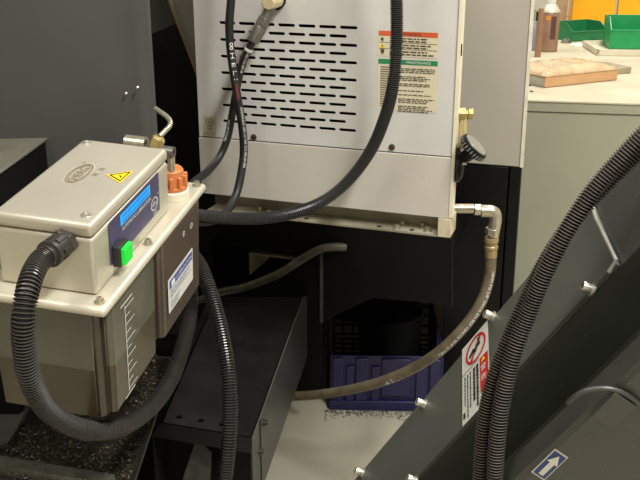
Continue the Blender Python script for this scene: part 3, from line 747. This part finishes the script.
# flank leans with the tank taper
cxT = sum(p[0] for p in T)/len(T); cyT = sum(p[1] for p in T)/len(T)
flank = lambda y, z: pl_(cxT+(tx-cxT)*(1+(.96-1)*((-.0118-z)/.1462)), y, z)
fn_ = (flank(.13, -.05)-flank(.01, -.05)).cross(flank(.01, -.02)-flank(.01, -.1)).normalized()
if fn_.dot(pX) < 0: fn_ = -fn_
def fpx(px): return on(px, flank(.05, -.06), fn_)
l0, l1 = fpx((124.3, 306)), fpx((129, 391)); ld_ = (l1-l0).normalized(); lw = pY
m = MB()
def bar(a, b, w):
    d = (b-a).normalized(); s = d.cross(fn_).normalized()*w*.5; k = fn_*.0006
    m.add([a-s+k, b-s+k, b+s+k, a+s+k], [(0, 1, 2, 3)])
bar(l0, l1, .0014); Ls = (l1-l0).length
for i in range(11):
    p_ = l0+ld_*Ls*(i+.3)/10.6; bar(p_, p_+lw*(.026 if i % 2 == 0 else .014), .0011)
bar(l0-ld_*.004-lw*.012, l0-ld_*.004+lw*.022, .0016); bar(l1+ld_*.003-lw*.012, l1+ld_*.003+lw*.018, .0016)
m.flat('level_scale', M_text_w, tank)
# rating plate on motor housing
mf = pX; mp = pl_(.0169, 0, -.05)
mpx = lambda px: on(px, mp, mf)
tl, bl, tr = mpx((167.3, 281)), mpx((168.8, 314)), mpx((192, 248.5))
hgt = (tl-bl).dot(pZ); ln_ = (tr-tl).dot(pY)
S = Sheet(tl, tl+pY*ln_, tl-pZ*hgt, mf, .0006)
o = S.rect(MB(), 0, 1, 0, 1, rnd=.05).flat('rating_plate', M_lab, mot)
S.rect(MB(), .06, .96, .68, .92, 2).flat('plate_band', M_blue, o)
m = MB(); S.text(m, 'LUBRICATION', .3, .92, .75, .86, 3); S.rect(m, .1, .24, .72, .88, 3); m.flat('band_print', M_text_w, o)
m = MB(); S.lines(m, .08, .95, .38, .62, 4, rnd, 2, .4, .6); S.lines(m, .08, .5, .06, .3, 3, rnd, 2, .4, .5); m.flat('plate_print', mat('blue_grey_print', (110, 120, 150), .6), o)
c0, c1 = mpx((183, 233.5)), mpx((190.5, 225.5))
m = MB(); S2 = Sheet(c0+pZ*.004-pY*.004, c0+pZ*.004+pY*.004, c0-pZ*.004-pY*.004, mf, .0006); S2.ring(m, .5, .5, .5, .5, .25); S2.rect(m, .42, .58, .25, .75); m.flat('caution_mark', M_text_w, mot); m = MB()
S2 = Sheet(c1+pZ*.004-pY*.005, c1+pZ*.004+pY*.005, c1-pZ*.004-pY*.005, mf, .0006); S2.ring(m, .5, .5, .5, .5, .25); S2.text(m, 'CE', .25, .75, .3, .7)
m.flat('approval_mark', M_text_w, mot)
# operator panel on the right flank
ppx = lambda px: on(px, pl_(0.0009, 0, 0), pX)
def pyz(px): q = PM.inverted() @ ppx(px); return q.y, q.z
ys = [pyz(p) for p in ((108.1, 222), (158.5, 173), (161, 207.5))]
y0, y1 = ys[0][0], ys[1][0]; zt = (ys[0][1]+ys[1][1])/2; zb = ys[2][1]-.001
S = Sheet(pl_(.0003, y0, zt), pl_(.0003, y1, zt), pl_(.0003, y0, zb), pX, .0005)
o = S.rect(MB(), 0, 1, 0, 1, 1, rnd=.06).flat('operator_panel', M_navy, pump)
def suv(px): q = PM.inverted() @ ppx(px); return (q.y-y0)/(y1-y0), (q.z-zb)/(zt-zb)
u0, v1_ = suv((119.8, 215.6)); u1, _ = suv((149.6, 186.2)); _, v0_ = suv((120.9, 226))
S.rect(MB(), u0, u1, v0_, v1_, 2).flat('display', M_lcd, o)
m = MB(); vm = (v0_+v1_)/2
for r0, r1 in ((vm+.02, v1_-.035), (v0_+.035, vm-.02)):
    u = u0+.03
    while u < u1-.05: S.rect(m, u, u+.022, r0, r1, 3); u += .034
m.flat('display_text', M_lcdt, o)
tu0, tv = suv((122, 230)); tu1, tv2 = suv((150.5, 200.8))
S.text(MB(), 'AUTOMATIC LUBRICATION', tu0, tu1, (tv+tv2)/2-.005, (tv+tv2)/2+.085, 2).flat('panel_title', M_text_w, o)
lu, lv = suv((154.2, 203.6))
m = MB(); S.ring(m, lu, lv, .075, .16, .14); S.text(m, 'HERG', lu-.055, lu+.055, lv-.055, lv+.055); S.text(m, '河谷', lu-.03, lu+.05, lv-.29, lv-.2); S.ring(m, lu+.085, lv+.18, .012, .025, .4)
m.flat('panel_emblem', M_text_w, o)
# green rocker button
q = PM.inverted() @ ppx((117, 252)); by0, bz0 = q.y, q.z
sw = MB().box(.0008, .010, by0-.013, by0+.013, bz0-.0125, bz0+.0125, M=PM).build('switch_bezel', mat('switch_black', (40, 38, 34), .4), pump, bevel=.001)
o = MB().box(.010, .0155, by0-.0108, by0+.0108, bz0-.010, bz0+.0105, M=PM).build('green_rocker', mat('lit_green', (20, 205, 60), .35, emit=.25), sw, bevel=.001)
# emblem and warning triangle on the lid
tpx = lambda px: on(px, pl_(0, 0, PH), pZ)
c = PM.inverted() @ tpx((79.4, 173.6))
S = Sheet(pl_(c.x-.012, c.y-.030, PH), pl_(c.x-.012, c.y+.030, PH), pl_(c.x+.012, c.y-.030, PH), pZ, .0004)
m = MB(); S.ring(m, .5, .5, .5, .5, .09, 1); S.ring(m, .5, .5, .42, .4, .08, 1); S.text(m, 'HERG', .2, .8, .28, .72, 1); S.text(m, '河', .45, .6, -.45, -.12, 1); S.text(m, '谷', .75, .9, -.45, -.12, 1); S.ring(m, 1.03, .85, .03, .08, .4, 1)
m.flat('lid_emblem', mat('engraved', (122, 108, 84), .5), pump)
m = MB(); S.ring(m, .5, .5, .53, .55, .04, 1); m.flat('emblem_rim', mat('emboss_light', (210, 200, 176), .45), pump)
A, B2, C2 = tpx((105.8, 175.2)), tpx((134.2, 171)), tpx((120, 183.5))
def tri(k, lift): g = (A+B2+C2)/3; return [g+(p-g)*k+pZ*lift for p in (A, B2, C2)]
o = MB().add(tri(1, .0006), [(0, 2, 1)]).flat('hazard_triangle', M_yel, pump)
t1, t2 = tri(.78, .001), tri(.62, .001)
m = MB().add(t1+t2, [(0, 1, 4, 3), (1, 2, 5, 4), (2, 0, 3, 5)])
g = (A+B2+C2)/3+pZ*.001; ta = (C2-(A+B2)/2); tb = (B2-A)
m.add([g-ta*.12+tb*.0, g+ta*.02-tb*.05, g+ta*.0+tb*.02, g+ta*.22-tb*.0, g+ta*.03+tb*.08, g+ta*.02+tb*.0], [(0, 1, 2), (3, 4, 5)])
m.flat('hazard_mark', M_blk, o)
# orange filler cap on a white collar
fc = PM.inverted() @ on((172.5, 195.5), pl_(0, 0, 0), pZ); fx, fy = -.004, PD+.036
fx = fc.x; fy = fc.y
fcp = lambda z: pl_(fx, fy, z)
col = MB().lathe(fcp(0), pZ, [(0, .0225), (.010, .0225), (.012, .021), (.012, .0165)], 30).build('filler_collar', mat('white_collar', (222, 214, 196), .5), pump)
cap = MB().lathe(fcp(.0122), pZ, [(0, .0205), (.004, .021), (.005, .0165), (.026, .0155), (.029, .013)], 30).build('filler_cap', mat('orange_plastic', (202, 124, 72), .5, var=.06), pump)
m = MB()
for i in range(10):
    t = 2*PI*i/10; e = pX*math.cos(t)+pY*math.sin(t); f = pZ.cross(e); q = fcp(.0165)+e*.0135
    m.prism([q-f*.0026, q+f*.0026, q+f*.0026+e*.0075, q-f*.0026+e*.0075], pZ*.0155)
m.build('cap_ribs', MATS['orange_plastic'], cap, bevel=.0008)
# outlet pipe bits at the back
bp = PM.inverted() @ at(134, 148, 1.16)
ring_c = at(136, 143.5, 1.17)
MB().lathe(ring_c-pX*.014, pX, [(0, .0105), (.028, .0105), (.028, .0075), (.006, .0075)], 22).build('outlet_ring', M_steel, pump)
MB().cyl(ring_c-pZ*.03-pX*.002, ring_c-pZ*.008-pX*.002, .009).build('outlet_post', M_steel, pump)
nb = at(156, 145, 1.17); nt = at(160, 136, 1.17)
MB().lathe(nb, nt-nb, [(-.03, .007), (-.004, .007), (-.004, .0098), (.010, .0098), (.013, .006)], 6).build('compression_nut', M_brass, pump, bevel=.0006)
pipe = spline([nt, at(165, 131, 1.175), at(169.5, 126, 1.18), at(170, 121, 1.19), at(166, 116, 1.20), at(160.5, 112, 1.21), at(155.5, 108.5, 1.22)], .003)
MB().tube(pipe, .0034, 12).build('oil_pipe', M_steel, pump)
ec = at(171, 152.5, 1.15); MB().lathe(ec, pX, [(-.012, .008), (.004, .008), (.004, .0055), (-.002, .0055)], 20).build('banjo_eye', M_steeld, pump)
MB().cyl(ec-pZ*.028, ec-pZ*.006, .005).build('banjo_stem', M_steel, pump)
# cable gland on the front face
gp = PM.inverted() @ on((66, 241), pl_(0, 0, 0), pY)
gc = pl_(gp.x, 0, gp.z); gd = (-pY+pX*-.10).normalized()
m = MB().lathe(gc, gd, [(0, .0155), (.009, .0155), (.009, .013)], 6); m.build('gland_nut', M_rub, pump, bevel=.001)
m = MB().lathe(gc, gd, [(.008, .0135), (.027, .0125), (.028, .0148), (.033, .0148), (.034, .0115), (.037, .0110)], 24); gl = m.build('cable_gland', mat('gland_black', (44, 42, 40), .42), pump)
u = gd.orthogonal().normalized()
m = MB()
for i in range(6):
    t = 2*PI*i/6+.3; e = (u*math.cos(t)+gd.cross(u)*math.sin(t)); f = gd.cross(e); q = gc+gd*.011+e*.0125
    m.prism([q-f*.003, q+f*.003, q+f*.003+gd*.013, q-f*.003+gd*.013], e*.0018)
m.build('gland_ribs', MATS['gland_black'], gl, bevel=.0006)
ge = gc+gd*.033
# ------------------------------------------------------------------ corrugated conduits
M_groove = mat('conduit_groove', (22, 21, 21), .5, spec=.4)  # dark grooves against paler ridges: rib highlights are painted in by colour
def conduit(name, P, r, label, mm, pitch=.0042):
    m = corrugated(P, r, pitch); o = m.build(name, M_groove, smooth=0)
    o.data.materials.append(mm); seg = 18
    for p in o.data.polygons:
        if p.index < len(o.data.polygons)-2 and (p.index//seg) % 4 == 0: p.material_index = 1
    return tag(o, label, 'cable conduit', None)
c1 = [ge, ge+gd*.018, at(30, 282, .81), at(24, 312, .79), at(24, 345, .79), at(30, 378, .80), at(46, 408, .83), at(70, 425, .87), at(98, 431, .92), at(126, 425, .98), at(152, 406, 1.06), at(172, 377, 1.15), at(184, 342, 1.23), at(190, 315, 1.30), at(190, 285, 1.345), at(184, 262, 1.378)]
conduit('corrugated_conduit', c1, .0118, 'black corrugated conduit looping from the pump gland under its oil tank', mat('rib_glint_black_conduit', (66, 62, 57), .28, col2=(54, 51, 48), scale=30, spec=.8), .0037)  # ridge colour carries the painted rib highlights
c3 = [at(172, 211, 1.378), at(190, 214.3, 1.392), at(206, 216.5, 1.43), at(235, 218.5, 1.48), at(265, 218, 1.52), at(297, 212, 1.55), at(325, 200, 1.57), at(350, 179, 1.58), at(371, 150, 1.58), at(385, 117, 1.57), at(393, 85, 1.56), at(396.5, 45, 1.56), at(396.5, 0, 1.555), at(395, -45, 1.55), at(392, -150, 1.55), at(388, -300, 1.56), at(384, -420, 1.60)]
conduit('corrugated_conduit', c3, .0112, 'long grey black corrugated conduit hanging across the white housing and its stickers', mat('blue_black_conduit', (74, 73, 72), .34, col2=(58, 58, 60), scale=20, spec=.8), .0036)
c4 = [at(182, 244, 1.378), at(198, 262, 1.34), at(206, 280, 1.30), at(216, 310, 1.26), at(224, 345, 1.22), at(229, 380, 1.19), at(230, 415, 1.17), at(228, 450, 1.15), at(223, 490, 1.14), at(215, 540, 1.12)]
conduit('corrugated_conduit', c4, .0116, 'black corrugated conduit hanging straight down over the holed black cover', M_rub)
c5 = [at(900, -150, .84), at(780, 5, .82), at(700, 80, .805), at(668, 112, .80), at(640, 138, .80), at(614, 166, .80), at(592, 192, .80), at(572, 222, .80), at(555, 252, .80), at(540, 284, .80), at(526, 319, .80), at(514, 352, .795), at(505, 386, .79), at(499, 420, .785), at(496, 453, .78), at(494, 490, .775), at(493, 530, .77)]
conduit('corrugated_conduit', c5, .0087, 'right hand conduit of the pair crossing the chip conveyor', M_rubd, .0031)
c6 = [at(905, -135, .86), at(785, 18, .84), at(704, 91, .825), at(672, 122, .82), at(642, 149, .822), at(614, 176, .822), at(590, 201, .82), at(566, 230, .82), at(548, 258, .82), at(533, 286, .82), at(518, 318, .815), at(504, 352, .81), at(492, 386, .805), at(485, 420, .80), at(482, 453, .795), at(480, 490, .79), at(479, 530, .785)]
conduit('corrugated_conduit', c6, .0083, 'left hand conduit of the pair crossing the chip conveyor', mat('black_conduit_dull', (92, 84, 76), .36, var=.15, scale=60, spec=.7), .0031)

# ------------------------------------------------------------------ hydraulic hoses
def hose(name, P, r, mm, label):
    t = thing(name, P[-1], label, 'hose')
    MB().tube(spline(P, .006), r, 14).build('hose_tube', mm, t, smooth=60); return t
hA = [at(238, -330, 1.68), at(235, -180, 1.67), at(233, -40, 1.66), at(231, 0, 1.66), at(229.3, 25, 1.66), at(230.5, 50, 1.66), at(234, 75, 1.655), at(238, 100, 1.65), at(242, 125, 1.65), at(243.8, 150, 1.65), at(241.5, 172, 1.64), at(236, 195, 1.62), at(226, 212, 1.58), at(211, 221, 1.51), at(192, 222, 1.42), at(178, 222, 1.38)]
hA0 = hA[2:]
t = hose('hydraulic_hose', hA, .0078, M_hose, 'black hydraulic hose with white lettering hanging straight down the housing front')
m = MB(); hose_text(m, hA0, .0078, 'H E L I', .162, .0065, -.3, asp=7.6); hose_text(m, hA0, .0078, 'HYDRAULIC 2SN 1/2" WP 27.5 MPa EN 853', .262, .0045, -.45)
hose_text(m, hA0, .0078, '∞', .143, .0065, -.3)
m.flat('hose_print', M_text_w, t)
m = MB(); hose_text(m, hA0, .0078, 'HYDRAULIC', .219, .0035, -.2); m.flat('red_print', M_red, t)
hB = [at(254, 39, 1.665), at(247, 52, 1.67), at(241.5, 66, 1.675), at(238, 82, 1.675), at(234.5, 100, 1.675), at(231.5, 118, 1.675), at(227.5, 138, 1.67), at(220, 156, 1.66), at(208, 171, 1.62), at(194, 182, 1.55), at(186, 192, 1.46), at(183, 204, 1.398)]
t = hose('hydraulic_hose', hB, .0072, M_hose, 'black hydraulic hose curving left from the silver fitting at the top of the housing')
m = MB(); hose_text(m, hB, .0072, 'EN 853 1SN WP 18', .02, .0042, -.4); hose_text(m, hB, .0072, '2SN WP 27.5 MPa', .16, .004, .5); m.flat('hose_print', M_text_w, t)
f0, f1 = at(271, 7, 1.67), at(253, 41, 1.665); fd_ = (f1-f0).normalized(); Lf = (f1-f0).length
MB().lathe(f0, fd_, [(0, .0105), (.010, .0105), (.022, .0095)], 16).build('fitting_stem', M_steeld, t)
MB().lathe(f0+fd_*.022, fd_, [(0, .0125), (.016, .0125)], 6).build('hex_nut', M_steeld, t, bevel=.001)
MB().lathe(f0+fd_*.038, fd_, [(0, .0105), (.004, .0118), (Lf-.037, .0112), (Lf-.036, .009)], 18).build('crimp_sleeve', M_steeld, t)
e_ = at(272, 2, 1.675)
MB().lathe(e_, -hn, [(-.02, .0135), (.008, .0135), (.03, .012)], 8).build('elbow', mat('cream_fitting', (214, 200, 160), .4, .4), t, bevel=.002)
gcn = hp(*[(HM.inverted() @ on((276, -1), hp(0, 0, 0), hn))[i] for i in range(3)])
MB().lathe(gcn, hn, [(0, .020), (.006, .020), (.009, .016), (.009, .012)], 26).build('grommet', M_black, t)
pt_ = spline(hB, .002)[9]
MB().lathe(pt_-V((0, 0, .002)), (spline(hB, .002)[12]-spline(hB, .002)[6]), [(0, .0082), (.005, .0082)], 16).build('cable_tie', M_lab, t)
# tan return hose with elbow
hC = [at(490.5, 249, 1.68), at(490.8, 262, 1.68), at(489, 278, 1.68), at(483, 298, 1.675), at(472, 317, 1.67), at(456, 336, 1.665), at(436, 354, 1.68), at(410, 370, 1.72), at(380, 382, 1.76), at(348, 390, 1.81), at(318, 394.5, 1.86), at(296, 396, 1.90), at(275, 396, 1.94), at(255, 396, 1.97)]
t = hose('hydraulic_hose', hC, .0112, M_tan, 'tan hydraulic hose sweeping from the silver elbow down to the black cover')
m = MB(); hose_text(m, hC, .0112, '18MM PSI 5/8" DN16 EN 853 1SN/16 W.P 21 MPa', .045, .0068, -.62, asp=31); m.flat('hose_print', M_text_w, t)
m = MB(); hose_text(m, hC, .0112, 'H E L I', .375, .0105, -.75, True, asp=4.6); m.flat('maker_print', M_text_w, t)
MB().lathe(at(452, 208.5, 1.68), at(474, 208.5, 1.68)-at(452, 208.5, 1.68), [(-.03, .0095), (.042, .0095)], 20).build('inlet_pipe', M_steel, t)
MB().lathe(at(473.5, 209.5, 1.68), (1, 0, 0), [(0, .008), (.001, .0125), (.014, .0125), (.016, .009), (.020, .009)], 6).build('hex_nut', M_steel, t, bevel=.001)
eb = spline([at(481, 211, 1.68), at(489, 211, 1.68), at(494.5, 213, 1.68), at(495.5, 219, 1.68), at(494, 229, 1.68), at(492.5, 236, 1.68)], .004)
MB().tube(eb, .0122, 16).build('elbow', M_steel, t)
MB().lathe(at(492.8, 228, 1.68), at(491, 240, 1.68)-at(492.8, 228, 1.68), [(0, .0145), (.012, .0145), (.013, .013)], 6).build('hex_nut', M_steel, t, bevel=.001)
MB().lathe(at(491.5, 237, 1.68), at(490.8, 256, 1.68)-at(491.5, 237, 1.68), [(0, .0125), (.004, .0142), (.010, .0142), (.012, .0122), (.017, .0122), (.019, .0138), (.024, .0138), (.026, .0122), (.042, .0122)], 20).build('crimp_sleeve', mat('brown_crimp', (160, 138, 100), .4, .4), t)
# brown hose through the wall window
wy = lambda px, off: on(px, WP+wn*off, wn)
hD = [wy((196, 302), .02), wy((222, 292), .018), wy((242, 288), .016), wy((262, 281), .016), wy((282, 272), .016), wy((302, 259), .016), wy((318, 250), .016), wy((330, 247.2), .014), wy((346, 247), -.004)]
t = hose('hydraulic_hose', hD, .0105, M_brownhose, 'short dusty brown hose lying across the window of the black machine wall')
m = MB(); hose_text(m, hD, .0105, 'EN 853 1SN 16', .08, .005, .7); m.flat('hose_print', M_text_w, t)

# ------------------------------------------------------------------ chip conveyor
n = V((-.90, -.06, .43)).normalized(); P0 = CAM+ray(476, 349)*1.1
k0, k1 = on((355, 480), P0, n), on((560, 240), P0, n)
d = (k1-k0).normalized(); e = d.cross(n).normalized()
if e.y > 0: e = -e
O = on((457, 360), P0, n)
conv = thing('chip_conveyor', Matrix.Translation(O), 'inclined dark grey chip conveyor body rising to the right edge', 'conveyor')
X = lambda s, a, b: O+d*s+e*a-n*b
def sab(px, b=0.):
    q = on(px, O-n*b, n)-O; return q.dot(d), q.dot(e)
s_end, _ = sab((590, 196)); _, aw = sab((545, 341)); _, a2_ = sab((572, 396)); _, a3_ = sab((590, 406))
_, aw2 = sab((490, 400))
S0, S1 = sab((352, 484))[0]-.03, .62
def seg(poly, s0, s1): return MB().prism([X(s0, a, b) for a, b in poly], d*(s1-s0))
seg([(0.002, .004), (aw+.002, .004), (aw+.002, .07), (a2_, .07), (a2_, .004), (a3_-.004, .004), (a3_, .010), (a3_, .34), (.002, .34)], S0, S1).build('conveyor_body', M_dark2, conv, smooth=20)
# removable side plate, its free end turned up
pA = MB().prism([X(S0, 0, 0), X(s_end-.0, 0, 0), X(s_end+.005, aw*.3, 0), X(s_end-.002, aw, 0), X(S0, aw, 0)], -n*-.0)if False else None
pl0 = [X(S0, 0, 0), X(s_end, 0, 0), X(sab((617, 266))[0], aw, 0), X(S0, aw, 0)]
MB().prism(pl0, -n*.0035).build('side_plate', mat('grey_powder_coat', (86, 88, 82), .45, var=.12, scale=7, spots=((160, 160, 150), 100, .05)), conv, smooth=0)
rim = MB().tube([X(s_end, 0.0, -.0005), X(s_end+.001, aw*.25, -.0005), X(sab((617, 262))[0], aw*.97, -.0005), X(sab((617, 266))[0]-.012, aw, -.0005)], .0022, 8)
rim.build('bright_edge', mat('worn_edge', (170, 168, 160), .35, .5), conv)
MB().tube([X(S0, aw, -.0005), X(sab((617, 266))[0]-.012, aw, -.0005)], .0012, 6).build('plate_edge', M_dark, conv)
for px in ((592, 290), (493, 317), (424.5, 404.5), (362.5, 473), (415.5, 481)):
    c = on(px, O, n)
    b_ = MB().lathe(c, n, [(0, .0072), (.0015, .0072), (.0015, .0052), (.011, .0052), (.012, .0046), (.012, .0025), (.008, .0025)], 14).build('bolt', M_bolt, conv)
# safety sticker on the plate
sq = [sab(p) for p in ((462.6, 350), (488.3, 320), (463, 427), (489.3, 398))]
sl = (sq[0][0]+sq[2][0])/2; 
tl, tr, bl = X(*sq[0], 0), X(*sq[1], 0), X(*sq[2], 0)
S = Sheet(tl, tr, bl, n, .0007)
o = S.rect(MB(), 0, 1, 0, 1).flat('safety_sticker', M_lab, conv)
m = MB(); S.ring(m, .53, .80, .38, .165, .17, 2); S.poly(m, [(.30, .67), (.36, .655), (.77, .93), (.71, .945)], 2); S.rect(m, .68, .97, .16, .60, 2); m.flat('red_marking', M_red, o)
m = MB(); S.poly(m, [(.30, .77), (.45, .82), (.52, .80), (.58, .84), (.72, .83), (.72, .80), (.60, .79), (.55, .745), (.48, .76), (.42, .77), (.32, .735)], 3); S.ring(m, .66, .875, .05, .02, lay=3, fill=True)
r5 = random.Random(21)
for u in (.1, .2, .3, .42, .54):
    v = .57
    while v > r5.uniform(.05, .2):
        L_ = r5.uniform(.02, .05); S.rect(m, u, u+(.035 if u < .4 else .075), v-L_, v, 2); v -= L_+.01
S.rect(m, .02, .64, .615, .622, 2); S.rect(m, .05, .12, .06, .13, 2)
m.flat('sticker_print', M_blk, o)
S.poly(MB(), [(.74, .52), (.9, .52), (.82, .58)], 3).flat('yellow_triangle', M_yel, o)
m = MB(); S.text(m, '警', .73, .92, .40, .48, 3); S.text(m, '告', .73, .92, .28, .36, 3); m.flat('red_bar_print', M_text_w, o)
# front cover: arrow plate and pull handle
fpl = lambda px: on(px, X(0, a3_, 0), e)
ac = [fpl(p) for p in ((555, 448), (568.3, 457), (531, 471.5), (544, 480.5))]
def fs(px): q = fpl(px)-O; return q.dot(d), q.dot(-n)
aw_s = [fs(p) for p in ((555, 448), (568.3, 457), (531, 471.5))]
t0 = X(aw_s[0][0], a3_, aw_s[0][1]); tlen = aw_s[0][0]-aw_s[2][0]; tw = aw_s[1][1]-aw_s[0][1]
S = Sheet(t0, fpl((568.3, 457)), fpl((531, 471.5)), e, .0006)
o = S.rect(MB(), 0, 1, 0, 1).flat('direction_plate', M_lab, conv)
S.rect(MB(), .07, .93, .045, .955, 2).flat('blue_field', mat('arrow_blue', (36, 56, 120), .5), o)
S.poly(MB(), [(.33, .12), (.67, .12), (.67, .6), (.88, .6), (.5, .9), (.12, .6), (.33, .6)], 3).flat('arrow', M_lab, o)
hpt = lambda px, h: fpl(px)+e*h
m = MB(); P_ = spline([hpt((568, 404), -.002), hpt((572, 396), .003), hpt((583, 388), .004), hpt((598, 385), .004), hpt((613, 386), .004), hpt((627, 392), .004), hpt((638, 401), .003), hpt((644, 408), -.002)], .006)
m.tube(P_, .0022, 10); m.build('pull_handle', M_dark2, conv)
MB().prism([hpt(p, .001) for p in ((590, 411), (614, 387), (636, 402), (623, 415), (609, 424))], e*.006).build('handle_tab', M_dark2, conv, bevel=.001)

fp = X(S0+.06, .16, .2); MB().box(fp.x-.03, fp.x+.03, fp.y-.03, fp.y+.03, 0, fp.z).build('support_leg', M_black, conv, smooth=0)
SC.view_settings.view_transform = 'Standard'; SC.view_settings.look = 'None'
SC.view_settings.gamma = 1; SC.view_settings.use_curve_mapping = False; SC.view_settings.exposure = 0.3
